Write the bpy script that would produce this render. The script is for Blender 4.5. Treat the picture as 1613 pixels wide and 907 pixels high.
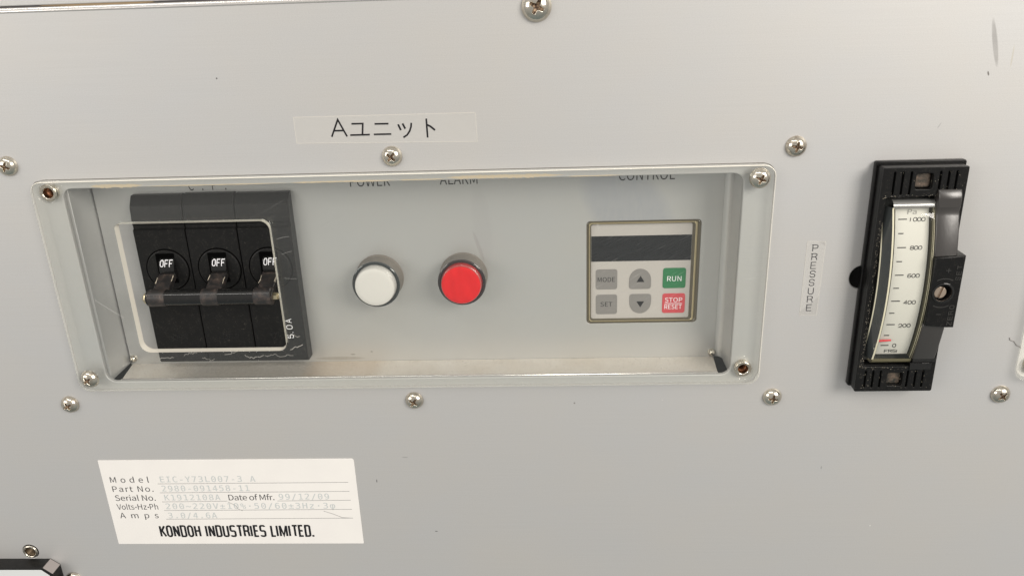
import bpy, bmesh, math, random
from mathutils import Vector, Matrix
random.seed(7)
for o in list(bpy.data.objects): bpy.data.objects.remove(o)
SC = bpy.context.scene
COL = SC.collection
S = 0.00025            # one drawing unit is a quarter of a millimetre
def P(x, y, p=0.0):    # x to the right, y downwards, p out of the panel towards the viewer
    return Vector((x*S, -p*S, -y*S))

# ---------------------------------------------------------------- camera
cam_d = bpy.data.cameras.new('camera'); cam = bpy.data.objects.new('camera', cam_d); COL.objects.link(cam)
Rm = [[0.9987187622, -0.0170649846, -0.0476405315], [0.0332258174, 0.9312072246, 0.3629726572], [0.0381690843, -0.3640904986, 0.9305811248]]
def cv(c, s): return Vector((Rm[0][c], Rm[2][c], -Rm[1][c]))*s
ax, ay, az = cv(0, 1), cv(1, -1), cv(2, -1)
cam.matrix_world = Matrix(((ax.x, ay.x, az.x, 0), (ax.y, ay.y, az.y, -1000*S), (ax.z, ay.z, az.z, 0), (0, 0, 0, 1)))
cam_d.sensor_width = 36; cam_d.lens = 28.57; cam_d.clip_start = 0.005; cam_d.clip_end = 50
SC.camera = cam

# ---------------------------------------------------------------- light
w = bpy.data.worlds.new('World'); SC.world = w; w.use_nodes = True
nt = w.node_tree; nt.nodes.clear()
out = nt.nodes.new('ShaderNodeOutputWorld'); bg = nt.nodes.new('ShaderNodeBackground')
tc = nt.nodes.new('ShaderNodeTexCoord'); sx = nt.nodes.new('ShaderNodeSeparateXYZ'); rp = nt.nodes.new('ShaderNodeValToRGB')
mr = nt.nodes.new('ShaderNodeMapRange'); mr.inputs['From Min'].default_value = -1; mr.inputs['From Max'].default_value = 1
nt.links.new(tc.outputs['Generated'], sx.inputs[0]); nt.links.new(sx.outputs['Z'], mr.inputs[0]); nt.links.new(mr.outputs[0], rp.inputs[0])
e = rp.color_ramp.elements
e[0].position = 0.0; e[0].color = (0.34, 0.405, 0.40, 1)
e[1].position = 1.0; e[1].color = (1.0, 0.965, 0.92, 1)
m_ = e.new(0.5); m_.color = (0.82, 0.785, 0.745, 1)
nt.links.new(rp.outputs[0], bg.inputs[0]); bg.inputs[1].default_value = 0.66
nt.links.new(bg.outputs[0], out.inputs[0])

def area(name, loc, target, sx_, sy_, power, col):
    d = bpy.data.lights.new(name, 'AREA'); d.shape = 'RECTANGLE'; d.size = sx_; d.size_y = sy_; d.energy = power; d.color = col
    o = bpy.data.objects.new(name, d); COL.objects.link(o); o.location = loc
    o.rotation_euler = (Vector(target)-Vector(loc)).to_track_quat('-Z', 'Y').to_euler()
    return o
area('side_lamp', (1.05, -1.15, 0.60), (0.06, 0, -0.12), 0.75, 0.75, 27, (1.0, 0.945, 0.875))
area('side_lamp', (-1.28, -1.05, 0.30), (-0.08, 0, -0.14), 0.8, 0.6, 8, (1.0, 0.96, 0.91))  # unseen fill lamp added to brighten the left of the panel
area('highlight_tube', (-0.45, -0.95, 1.25), (-0.05, 0, -0.1), 1.7, 0.08, 6, (1.0, 0.97, 0.92))  # unseen tube added to give glossy rounded parts a thin highlight
SC.view_settings.view_transform = 'Standard'; SC.view_settings.look = 'None'
SC.view_settings.exposure = 0.0; SC.view_settings.gamma = 1.0
SC.render.engine = 'CYCLES'
SC.cycles.max_bounces = 10; SC.cycles.transparent_max_bounces = 24
SC.cycles.use_denoising = True

# ---------------------------------------------------------------- materials
def principled(name, col, rough=0.5, metal=0.0, spec=0.5, **kw):
    m = bpy.data.materials.new(name); m.use_nodes = True
    b = m.node_tree.nodes['Principled BSDF']
    b.inputs['Base Color'].default_value = (*col, 1); b.inputs['Roughness'].default_value = rough
    b.inputs['Metallic'].default_value = metal; b.inputs['Specular IOR Level'].default_value = spec
    for k, v in kw.items(): b.inputs[k].default_value = v
    return m
def N(m, t, **kw):
    n = m.node_tree.nodes.new(t)
    for k, v in kw.items(): setattr(n, k, v)
    return n
def L(m, a, b): m.node_tree.links.new(a, b)
def noise(m, scale3, sc=1.0, detail=4, rough=0.55, rot=(0, 0, 0)):
    c = N(m, 'ShaderNodeTexCoord'); mp = N(m, 'ShaderNodeMapping'); n = N(m, 'ShaderNodeTexNoise')
    mp.inputs['Scale'].default_value = scale3; mp.inputs['Rotation'].default_value = rot
    n.inputs['Scale'].default_value = sc; n.inputs['Detail'].default_value = detail; n.inputs['Roughness'].default_value = rough
    if any(rot):
        m0 = N(m, 'ShaderNodeMapping'); m0.inputs['Rotation'].default_value = rot; mp.inputs['Rotation'].default_value = (0, 0, 0)
        L(m, c.outputs['Object'], m0.inputs[0]); L(m, m0.outputs[0], mp.inputs[0])
    else: L(m, c.outputs['Object'], mp.inputs[0])
    L(m, mp.outputs[0], n.inputs['Vector'])
    return n.outputs['Fac']
def ramp(m, fac, stops):
    r = N(m, 'ShaderNodeValToRGB'); L(m, fac, r.inputs[0]); e = r.color_ramp.elements
    e[0].position, e[0].color = stops[0][0], (*stops[0][1], 1); e[1].position, e[1].color = stops[-1][0], (*stops[-1][1], 1)
    for pos, c in stops[1:-1]: q = e.new(pos); q.color = (*c, 1)
    return r.outputs[0]
def mixc(m, fac, a, b, mode='MIX'):
    n = N(m, 'ShaderNodeMix', data_type='RGBA', blend_type=mode)
    if isinstance(fac, (int, float)): n.inputs[0].default_value = fac
    else: L(m, fac, n.inputs[0])
    for v, i in ((a, 6), (b, 7)):
        if isinstance(v, tuple): n.inputs[i].default_value = (*v, 1)
        else: L(m, v, n.inputs[i])
    return n.outputs[2]
def math_(m, op, a, b=0.0, c=None):
    n = N(m, 'ShaderNodeMath', operation=op)
    for i, v in enumerate((a, b, c)):
        if v is None: continue
        if isinstance(v, (int, float)): n.inputs[i].default_value = v
        else: L(m, v, n.inputs[i])
    return n.outputs[0]
def bump(m, fac, strength, dist=0.0002):
    bn = N(m, 'ShaderNodeBump'); bn.inputs['Strength'].default_value = strength; bn.inputs['Distance'].default_value = dist
    L(m, fac, bn.inputs['Height']); b = m.node_tree.nodes['Principled BSDF']; L(m, bn.outputs[0], b.inputs['Normal'])
def bsdf(m): return m.node_tree.nodes['Principled BSDF']

def aluminium(name, col, rough=0.54, metal=0.5, specks=True, marks=None, dusty=0.0, org=(0, 0)):
    m = principled(name, col, rough, metal)
    st = noise(m, (25, 25, 2600), 1, 5, 0.6)
    cloud = noise(m, (14, 14, 20), 1, 4, 0.6); grain = noise(m, (3200, 3200, 4200), 1, 2, 0.6)
    c = mixc(m, math_(m, 'MULTIPLY', st, 0.20), col, tuple(v*0.6 for v in col))
    hue = ramp(m, cloud, [(0.15, (0.97, 0.985, 1.03)), (0.85, (1.03, 1.0, 0.975))])
    c = mixc(m, 1.0, c, hue, 'MULTIPLY')
    c = mixc(m, 1.0, c, ramp(m, grain, [(0.25, (0.92, 0.92, 0.92)), (0.75, (1.08, 1.08, 1.08))]), 'MULTIPLY')
    if specks:
        co = N(m, 'ShaderNodeTexCoord'); v = N(m, 'ShaderNodeTexVoronoi'); v.inputs['Scale'].default_value = 130
        L(m, co.outputs['Object'], v.inputs['Vector'])
        sep = N(m, 'ShaderNodeSeparateColor'); L(m, v.outputs['Color'], sep.inputs[0])
        sz = math_(m, 'MULTIPLY', math_(m, 'POWER', sep.outputs[0], 9.0), 0.042)
        hit = math_(m, 'LESS_THAN', v.outputs['Distance'], sz)
        dark = math_(m, 'GREATER_THAN', sep.outputs[1], 0.85)
        sc_ = mixc(m, dark, (0.8, 0.78, 0.74), (0.12, 0.10, 0.08))
        c = mixc(m, math_(m, 'MULTIPLY', hit, 0.75), c, sc_)
    if dusty:
        d1 = noise(m, (60, 60, 60), 1, 5, 0.7)
        c = mixc(m, math_(m, 'MULTIPLY', d1, dusty), c, (0.46, 0.38, 0.28))
        d2 = noise(m, (2300, 2300, 2300), 1, 3, 0.7)
        c = mixc(m, ramp(m, d2, [(0.58, (0, 0, 0)), (0.70, (0.75, 0.75, 0.75))]), c, (0.12, 0.09, 0.06))
    if marks:
        co = N(m, 'ShaderNodeTexCoord'); sp = N(m, 'ShaderNodeSeparateXYZ'); L(m, co.outputs['Object'], sp.inputs[0])
        wob = noise(m, (900, 900, 200), 1, 3)
        for (cx, cy, hx, hy, slope, amt, colr) in marks:
            cx -= org[0]; cy -= org[1]
            dx = math_(m, 'SUBTRACT', sp.outputs[0], cx*S); dz = math_(m, 'ADD', sp.outputs[2], cy*S)
            dx = math_(m, 'ADD', dx, math_(m, 'MULTIPLY', dz, slope))
            a = math_(m, 'POWER', math_(m, 'DIVIDE', dx, hx*S), 2.0); b_ = math_(m, 'POWER', math_(m, 'DIVIDE', dz, hy*S), 2.0)
            k = math_(m, 'SUBTRACT', 1.0, math_(m, 'ADD', a, b_))
            k = math_(m, 'MULTIPLY', math_(m, 'MAXIMUM', math_(m, 'MINIMUM', math_(m, 'MULTIPLY', k, 2.0), 1.0), 0.0), amt)
            k = math_(m, 'MULTIPLY', k, math_(m, 'ADD', wob, 0.4))
            c = mixc(m, k, c, colr)
    L(m, c, bsdf(m).inputs['Base Color'])
    rr = math_(m, 'ADD', math_(m, 'MULTIPLY', st, 0.14), rough-0.07); L(m, rr, bsdf(m).inputs['Roughness'])
    fine = noise(m, (1800, 1800, 5200), 1, 3)
    bump(m, fine, 0.05, 0.00005)
    return m

ALU = (0.53, 0.528, 0.513)
M = {}
M['panel'] = aluminium('satin_aluminium', ALU, marks=[
    (518.5, 96, 3.4, 29, 0.25, 0.5, (0.16, 0.15, 0.14)), (516.9, 130.5, 1.2, 3, 0.3, 0.8, (0.1, 0.09, 0.08)),
    (541, 112, 1.0, 14, 0, 0.35, (0.4, 0.35, 0.22)), (-402, 110, 1.1, 1.1, 0, 1, (0.03, 0.03, 0.03)),
    (470, 190, 0.8, 4, -0.5, 0.5, (0.2, 0.2, 0.2)), (-178, 780, 2.5, 0.9, 0.4, 0.9, (0.08, 0.08, 0.08)),
    (-215, 650, 5, 0.8, 0, 0.6, (0.2, 0.2, 0.2)), (380, 672, 0.9, 3, 0, 0.6, (0.2, 0.2, 0.2)), (-260, 690, 1, 3, 0, 0.8, (0.1, 0.1, 0.1))])
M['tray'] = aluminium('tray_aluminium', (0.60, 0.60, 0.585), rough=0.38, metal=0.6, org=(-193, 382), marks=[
    (105, 300, 60, 70, 0.45, 0.5, (0.40, 0.42, 0.48)), (-92, 318, 14, 62, 0.1, 0.09, (0.36, 0.33, 0.36)), (-98, 352, 3, 26, 0.3, 0.25, (0.3, 0.25, 0.26)),  # these marks paint dark reflections in the cover into the tray colour
    (-310, 519, 40, 3.0, -0.04, 0.35, (0.2, 0.16, 0.11)), (-290, 513, 4, 1.2, 0, 0.5, (0.12, 0.1, 0.08)), (-262, 509, 2, 1.5, 0, 0.5, (0.1, 0.1, 0.08))])
M['ledge'] = aluminium('dusty_aluminium', (0.80, 0.775, 0.735), rough=0.4, metal=0.2, dusty=0.75, org=(-193, 382), marks=[
    (-430, 523, 110, 30, 0, 0.5, (0.22, 0.20, 0.18)), (-300, 523, 60, 30, 0, 0.35, (0.40, 0.25, 0.12))])
M['bright_alu'] = aluminium('glinting_fold_aluminium', (0.72, 0.70, 0.67), 0.25, 0.8)  # lighter, glossier copy of the aluminium; the folds' glint is partly its colour
M['steel'] = principled('nickel_steel', (0.66, 0.62, 0.54), 0.17, 1.0)
bump(M['steel'], noise(M['steel'], (900, 900, 900), 1, 4), 0.25, 0.0001)
oi = N(M['steel'], 'ShaderNodeObjectInfo'); tn = noise(M['steel'], (700, 700, 700), 1, 5, .65)
k_ = math_(M['steel'], 'MULTIPLY', ramp(M['steel'], tn, [(0.42, (0, 0, 0)), (0.72, (1, 1, 1))]), math_(M['steel'], 'ADD', math_(M['steel'], 'MULTIPLY', oi.outputs['Random'], 0.75), 0.15))
L(M['steel'], mixc(M['steel'], k_, (0.64, 0.60, 0.52), (0.30, 0.235, 0.17)), bsdf(M['steel']).inputs['Base Color'])
L(M['steel'], math_(M['steel'], 'ADD', math_(M['steel'], 'MULTIPLY', k_, 0.3), 0.14), bsdf(M['steel']).inputs['Roughness'])
M['grime'] = principled('brown_grime', (0.10, 0.055, 0.03), 0.55, 0.4)
L(M['grime'], ramp(M['grime'], noise(M['grime'], (1500, 1500, 1500)), [(0.4, (0.05, 0.025, 0.015)), (0.62, (0.42, 0.30, 0.2))]), bsdf(M['grime']).inputs['Base Color'])
M['dark_thread'] = principled('dark_thread', (0.10, 0.07, 0.04), 0.4, 0.6)
M['brass'] = principled('brass', (0.66, 0.58, 0.40), 0.28, 1.0)
M['copper'] = principled('rusty_thread', (0.20, 0.075, 0.03), 0.45, 0.5)
M['dark'] = principled('dark_interior', (0.012, 0.012, 0.012), 0.8)
M['hole'] = principled('brown_sealant', (0.24, 0.165, 0.085), 0.6)
M['dark_seam'] = principled('dark_seam', (0.05, 0.045, 0.045), 0.7)

def black(name, v=0.012, rough=0.42, dust=0.25, spec=0.4, bm_=0.12):
    m = principled(name, (v, v, v), rough, spec=spec)
    n1 = noise(m, (700, 700, 700), 1, 5, 0.7); n2 = noise(m, (4200, 4200, 4200), 1, 2)
    k = math_(m, 'MULTIPLY', ramp(m, n1, [(0.45, (0, 0, 0)), (0.75, (1, 1, 1))]), ramp(m, n2, [(0.58, (0, 0, 0)), (0.70, (1, 1, 1))]))
    c = mixc(m, math_(m, 'MULTIPLY', k, dust), (v, v, v), (0.5, 0.45, 0.38))
    L(m, c, bsdf(m).inputs['Base Color']); (bump(m, n2, bm_, 0.0001) if bm_ else None)
    return m
M['black'] = black('black_plastic', 0.008, 0.42, 0.22, 0.22); M['black_gloss'] = black('glossy_black_plastic', 0.008, 0.07, 0.10, 0.5, 0.0)
M['black_matt'] = principled('matt_black', (0.001, 0.001, 0.001), 0.8, spec=0.04)
M['gauge_black'] = black('gauge_black_plastic', 0.005, 0.34, 0.2, 0.24)
M['dust'] = principled('pale_dust', (0.45, 0.40, 0.32), 0.9)
M['dirty_black'] = principled('dirty_black_plastic', (0.02, 0.02, 0.02), 0.35)
L(M['dirty_black'], ramp(M['dirty_black'], noise(M['dirty_black'], (350, 350, 350), 1, 6, 0.7), [(0.46, (0.018, 0.017, 0.017)), (0.62, (0.05, 0.038, 0.033)), (0.8, (0.30, 0.24, 0.19))]), bsdf(M['dirty_black']).inputs['Base Color'])
M['ink'] = principled('black_ink', (0.012, 0.012, 0.014), 0.5, spec=0.2)
M['ink_grey'] = principled('grey_ink', (0.05, 0.05, 0.055), 0.6, spec=0.2)
M['ink_faint'] = principled('faded_ink', (0.47, 0.50, 0.50), 0.7, spec=0.2)
M['ink_line'] = principled('rule_ink', (0.26, 0.26, 0.26), 0.7, spec=0.2)
M['white_ink'] = principled('white_ink', (0.85, 0.85, 0.88), 0.5, spec=0.2)
M['paper'] = principled('white_foil', (0.80, 0.765, 0.73), 0.5, spec=0.3)
L(M['paper'], ramp(M['paper'], noise(M['paper'], (80, 80, 80), 1, 5), [(0.3, (0.70, 0.68, 0.655)), (0.7, (0.73, 0.71, 0.68))]), bsdf(M['paper']).inputs['Base Color'])

def film(name, col, opac, rough=0.4):
    m = bpy.data.materials.new(name); m.use_nodes = True; t = m.node_tree; t.nodes.clear()
    o = t.nodes.new('ShaderNodeOutputMaterial'); mx = t.nodes.new('ShaderNodeMixShader'); tr = t.nodes.new('ShaderNodeBsdfTransparent'); p = t.nodes.new('ShaderNodeBsdfPrincipled')
    p.inputs['Base Color'].default_value = (*col, 1); p.inputs['Roughness'].default_value = rough; mx.inputs[0].default_value = opac
    t.links.new(tr.outputs[0], mx.inputs[1]); t.links.new(p.outputs[0], mx.inputs[2]); t.links.new(mx.outputs[0], o.inputs[0])
    return m
M['tape'] = film('clear_tape', (0.80, 0.785, 0.755), 0.45, 0.3)
M['tape_edge'] = film('tape_edge', (0.80, 0.77, 0.70), 0.5)
M['glue'] = film('dried_glue', (0.72, 0.60, 0.43), 0.75, 0.5)
M['scratch'] = film('fine_scratch', (0.8, 0.79, 0.76), 0.22, 0.6)

def clear(name, tint, haze, haze_col, scratch=True, rough=0.02, ior=1.49, refl=1.0):
    m = bpy.data.materials.new(name); m.use_nodes = True; t = m.node_tree; t.nodes.clear()
    o = t.nodes.new('ShaderNodeOutputMaterial'); tr = t.nodes.new('ShaderNodeBsdfTransparent'); gl = t.nodes.new('ShaderNodeBsdfGlossy'); df = t.nodes.new('ShaderNodeBsdfDiffuse')
    ge = t.nodes.new('ShaderNodeNewGeometry'); dt = t.nodes.new('ShaderNodeVectorMath'); dt.operation = 'DOT_PRODUCT'; m1 = t.nodes.new('ShaderNodeMixShader'); m2 = t.nodes.new('ShaderNodeMixShader')
    tr.inputs[0].default_value = (*tint, 1); gl.inputs['Roughness'].default_value = rough; gl.inputs[0].default_value = (1, 1, 1, 1)
    df.inputs[0].default_value = (*haze_col, 1); t.links.new(ge.outputs['Normal'], dt.inputs[0]); t.links.new(ge.outputs['Incoming'], dt.inputs[1])
    t.links.new(tr.outputs[0], m1.inputs[1]); t.links.new(df.outputs[0], m1.inputs[2])
    if scratch:
        a = noise(m, (60, 60, 2400), 1, 2, 0.5, (0, math.radians(28), 0)); b2 = noise(m, (90, 90, 90), 1, 3)
        s_ = math_(m, 'MULTIPLY', ramp(m, a, [(0.66, (0, 0, 0)), (0.74, (1, 1, 1))]), ramp(m, b2, [(0.45, (0, 0, 0)), (0.65, (1, 1, 1))]))
        s2 = math_(m, 'ADD', math_(m, 'MULTIPLY', s_, 0.05), haze); t.links.new(s2, m1.inputs[0])
    else: m1.inputs[0].default_value = haze
    f0 = ((ior-1)/(ior+1))**2; cs = math_(m, 'ABSOLUTE', dt.outputs['Value'])
    fz = math_(m, 'POWER', math_(m, 'SUBTRACT', 1.0, cs), 5.0)
    f2 = math_(m, 'MULTIPLY', math_(m, 'ADD', math_(m, 'MULTIPLY', fz, 1-f0), f0), refl)
    t.links.new(f2, m2.inputs[0]); t.links.new(m1.outputs[0], m2.inputs[1]); t.links.new(gl.outputs[0], m2.inputs[2]); t.links.new(m2.outputs[0], o.inputs[0])
    return m
M['acrylic'] = clear('clear_acrylic', (0.985, 0.99, 0.98), 0.005, (0.7, 0.7, 0.68))
M['glass'] = clear('gauge_glass', (0.97, 0.97, 0.93), 0.01, (0.7, 0.7, 0.6), False)
M['cut_edge_and_highlight'] = film('sawn_edge_and_highlight', (0.86, 0.82, 0.72), 0.85, 0.35)
M['edge_soft'] = film('polished_acrylic_edge', (0.88, 0.86, 0.80), 0.38, 0.12)
M['edge_shade'] = film('edge_shade', (0.10, 0.085, 0.065), 0.65, 0.6)
M['rim_olive'] = film('olive_acrylic_edge', (0.13, 0.115, 0.065), 0.9, 0.12)
M['rim_dark_gloss'] = film('dark_acrylic_edge', (0.05, 0.055, 0.055), 0.95, 0.08)
M['rim_cream'] = film('cream_acrylic_edge', (0.85, 0.80, 0.60), 0.85, 0.15)

# ---------------------------------------------------------------- mesh tools
WL = {}
class MB:
    def __init__(s): s.v = []; s.f = []; s.m = []
    def add(s, vs, fs, mi=0):
        o = len(s.v); s.v += [tuple(v) for v in vs]; s.f += [tuple(i+o for i in f) for f in fs]; s.m += [mi]*len(fs)
    def loft(s, rings, mi=0, cap0=False, cap1=False, mcap=None):
        n = len(rings[0]); vs = [v for r in rings for v in r]; fs = []
        for k in range(len(rings)-1):
            for i in range(n):
                j = (i+1) % n; fs.append((k*n+i, k*n+j, (k+1)*n+j, (k+1)*n+i))
        s.add(vs, fs, mi)
        if cap0: s.add(rings[0], [tuple(range(n))[::-1]], mi)
        if cap1: s.add(rings[-1], [tuple(range(n))], mi if mcap is None else mcap)
    def prism(s, pts, p0, p1, bev=0.0, mi=0, back=True, mcap=None):   # pts: outline seen from the viewer
        if area2(pts) > 0: pts = pts[::-1]
        R = [[(x, y, p0) for x, y in pts]]
        if bev:
            for k in range(0, 4):
                a = k/3*math.pi/2
                q = inset(pts, bev*(1-math.cos(a))); R.append([(x, y, p1-bev+bev*math.sin(a)) for x, y in q])
        else: R.append([(x, y, p1) for x, y in pts])
        s.loft(R, mi, back, True, mcap)
    def box(s, x0, x1, y0, y1, p0, p1, bev=0.0, mi=0): s.prism([(x0, y0), (x1, y0), (x1, y1), (x0, y1)], p0, p1, bev, mi)
    def lathe(s, cx, cy, prof, n=48, mi=0, cap=True, mcap=None):      # prof: (r, p) from the back to the front
        R = [[(cx+r*math.cos(-2*math.pi*i/n), cy+r*math.sin(-2*math.pi*i/n), p) for i in range(n)] for r, p in prof]
        s.loft(R, mi, False, cap, mcap)
    def xcyl(s, x0, x1, cy, cp, r, n=28, bev=0.6, mi=0):              # cylinder lying along x
        prof = [(x0, r-bev), (x0+bev, r), (x1-bev, r), (x1, r-bev)]
        s.loft([[(x, cy+q*math.cos(2*math.pi*i/n), cp+q*math.sin(2*math.pi*i/n)) for i in range(n)] for x, q in prof], mi, True, True)
    def xprism(s, prof, x0, x1, bev=0.8, mi=0):                       # profile (y, p) swept along x
        c = prof; q = inset(c, bev) if bev else c
        R = [[(x0, y, p) for y, p in q], [(x0+bev, y, p) for y, p in c], [(x1-bev, y, p) for y, p in c], [(x1, y, p) for y, p in q]] if bev else \
            [[(x0, y, p) for y, p in c], [(x1, y, p) for y, p in c]]
        s.loft(R, mi, True, True)
    def ribbon(s, pts, wd, p, mi=0):                                  # flat stroke with mitred joints
        n = len(pts); lft = []; rgt = []
        for i in range(n):
            a = Vector(pts[max(i-1, 0)]); b = Vector(pts[i]); c = Vector(pts[min(i+1, n-1)])
            d0 = (b-a).normalized() if i > 0 else (c-b).normalized(); d1 = (c-b).normalized() if i < n-1 else d0
            nn = Vector((-d0.y-d1.y, d0.x+d1.x)); nn = nn.normalized() if nn.length > 1e-6 else Vector((-d0.y, d0.x))
            k = wd/2/max(0.4, nn.dot(Vector((-d0.y, d0.x)))); lft.append(b+nn*k); rgt.append(b-nn*k)
        vs = [(v.x, v.y, p) for v in lft]+[(v.x, v.y, p) for v in rgt]
        s.add(vs, [(i, i+1, n+i+1, n+i) for i in range(n-1)], mi)
    def tube(s, pts, r, n=8, mi=0, flat=1.0):
        R = []
        for i, q in enumerate(pts):
            a = Vector(pts[max(i-1, 0)]); c = Vector(pts[min(i+1, len(pts)-1)]); t = (c-a).normalized()
            u = t.cross(Vector((0, 0, 1)));  u = u.normalized() if u.length > 1e-5 else Vector((1, 0, 0)); v = t.cross(u)
            rr = r[i] if isinstance(r, (list, tuple)) else r
            R.append([tuple(Vector(q)+u*rr*math.cos(2*math.pi*k/n)+v*rr*flat*math.sin(2*math.pi*k/n)) for k in range(n)])
        s.loft(R, mi, True, True)
def area2(p): return sum(p[i][0]*p[(i+1) % len(p)][1]-p[(i+1) % len(p)][0]*p[i][1] for i in range(len(p)))
def inset(p, d):
    sg = 1 if area2(p) > 0 else -1; n = len(p); o = []
    for i in range(n):
        a, b, c = Vector(p[i-1]), Vector(p[i]), Vector(p[(i+1) % n])
        d0 = (b-a).normalized(); d1 = (c-b).normalized(); n0 = Vector((-d0.y, d0.x))*sg; n1 = Vector((-d1.y, d1.x))*sg
        h = (n0+n1); h = h.normalized() if h.length > 1e-6 else n0
        o.append(tuple(b+h*(d/max(0.35, h.dot(n0)))))
    return o
def rrect(x0, y0, x1, y1, r, n=6):
    o = []
    rs = r if isinstance(r, (list, tuple)) else (r, r, r, r)
    for (cx, cy, a0, rr) in ((x0, y0, 180, rs[0]), (x1, y0, 270, rs[1]), (x1, y1, 0, rs[2]), (x0, y1, 90, rs[3])):
        ccx = cx+rr if a0 in (180, 90) else cx-rr; ccy = cy+rr if a0 in (180, 270) else cy-rr
        for k in range(n+1):
            a = math.radians(a0+90*k/n); o.append((ccx+rr*math.cos(a), ccy+rr*math.sin(a)))
    return o
def circ(cx, cy, r, n=32): return [(cx+r*math.cos(2*math.pi*i/n), cy+r*math.sin(2*math.pi*i/n)) for i in range(n)]

def link(name, me, parent=None, loc=None):
    o = bpy.data.objects.new(name, me); COL.objects.link(o)
    if parent is not None: o.parent = parent; WL[o.name] = WL[parent.name]
    else: o.location = P(*loc) if loc else (0, 0, 0); WL[o.name] = loc or (0, 0, 0)
    return o
def finish(me, mats, smooth=35):
    for k in mats: me.materials.append(M[k])
    if smooth:
        me.shade_smooth(); me.set_sharp_from_angle(angle=math.radians(smooth))
        for q in me.polygons:      # flat faces keep their own normal beside rounded edges
            if abs(q.normal.y) > 0.9999 or len(q.vertices) > 4: q.use_smooth = False
def mk(name, mb, mats, parent=None, loc=None, smooth=35):
    base = WL[parent.name] if parent is not None else (loc or (0, 0, 0))
    me = bpy.data.meshes.new(name)
    me.from_pydata([P(x-base[0], y-base[1], p-base[2]) for x, y, p in mb.v], [], mb.f); me.update()
    if isinstance(mats, str): mats = [mats]
    me.polygons.foreach_set('material_index', mb.m)
    finish(me, mats, smooth)
    return link(name, me, parent, loc)
def tag(o, label, cat, group=None, kind=None):
    o['label'] = label; o['category'] = cat
    if group: o['group'] = group
    if kind: o['kind'] = kind
    return o
def thing(name, label, cat, loc, group=None):
    o = bpy.data.objects.new(name, None); COL.objects.link(o); o.location = P(*loc); o.empty_display_size = 0.003
    WL[o.name] = loc; return tag(o, label, cat, group)
def eval_curve(cu):
    o = bpy.data.objects.new('tmp', cu); COL.objects.link(o); dg = bpy.context.evaluated_depsgraph_get(); dg.update()
    me = bpy.data.meshes.new_from_object(o.evaluated_get(dg)); bpy.data.objects.remove(o); return me
def sheet(name, loops, p0, p1, bev, mats, parent=None, loc=None, smooth=35):
    """plate with holes: first loop is the outline, the others are openings; edge faces take the second material, loops named in 'soft' the third"""
    cu = bpy.data.curves.new(name, 'CURVE'); cu.dimensions = '2D'; cu.fill_mode = 'BOTH'
    cu.extrude = (p1-p0)/2-bev; cu.bevel_depth = bev; cu.offset = -bev; cu.bevel_resolution = 2
    for lp in loops:
        sp = cu.splines.new('POLY'); sp.points.add(len(lp)-1); sp.use_cyclic_u = True
        for i, (x, y) in enumerate(lp): sp.points[i].co = (x, -y, 0, 1)
    me = eval_curve(cu); base = WL[parent.name] if parent is not None else (loc or (0, 0, 0))
    bm = bmesh.new(); bm.from_mesh(me); bmesh.ops.remove_doubles(bm, verts=bm.verts, dist=0.01)
    pc = (p0+p1)/2
    for v in bm.verts: v.co = P(v.co.x-base[0], -v.co.y-base[1], v.co.z+pc-base[2])
    bmesh.ops.recalc_face_normals(bm, faces=bm.faces)
    if len(mats) > 1:
        xs_ = [q[0] for q in loops[0]]; ys_ = [q[1] for q in loops[0]]
        for f in bm.faces:
            c_ = f.calc_center_median(); cx_ = c_.x/S+base[0]; cy_ = -c_.z/S+base[1]
            if abs(f.normal.y) < 0.9 and (cx_-min(xs_) < 7 or max(xs_)-cx_ < 7 or cy_-min(ys_) < 5 or max(ys_)-cy_ < 5): f.material_index = 1
    me2 = bpy.data.meshes.new(name); bm.to_mesh(me2); bm.free(); bpy.data.meshes.remove(me)
    finish(me2, mats, smooth); return link(name, me2, parent, loc)

# lettering -------------------------------------------------------------------
BF = None
MONO = None
try:
    import os
    fp = os.path.join(bpy.utils.resource_path('LOCAL'), 'datafiles', 'fonts', 'DejaVuSansMono.woff2')
    if os.path.exists(fp): MONO = bpy.data.fonts.load(fp)
    fp = os.path.join(bpy.utils.resource_path('LOCAL'), 'datafiles', 'fonts', 'Noto Sans CJK Regular.woff2')
    if os.path.exists(fp): BF = bpy.data.fonts.load(fp)
except Exception: MONO = None
def text_mesh(s, spacing=1.0, offset=0.0, font=None):
    cu = bpy.data.curves.new('t', 'FONT'); cu.body = s; cu.space_character = spacing; cu.offset = offset; cu.resolution_u = 4
    font = font or BF
    if font: cu.font = font
    if font is BF and font: cu.offset = 0.0
    me = eval_curve(cu); v = [tuple(x.co[:2]) for x in me.vertices]; f = [tuple(p.vertices) for p in me.polygons]
    bpy.data.meshes.remove(me); bpy.data.curves.remove(cu); return v, f
CAPC = {}
def cap_h(offset, font):
    k = (round(offset, 4), font.name if font else '')
    if k not in CAPC:
        v, f = text_mesh('H', 1, offset, font); ys = [q[1] for q in v]; CAPC[k] = (min(ys), max(ys))
    return CAPC[k]
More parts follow.
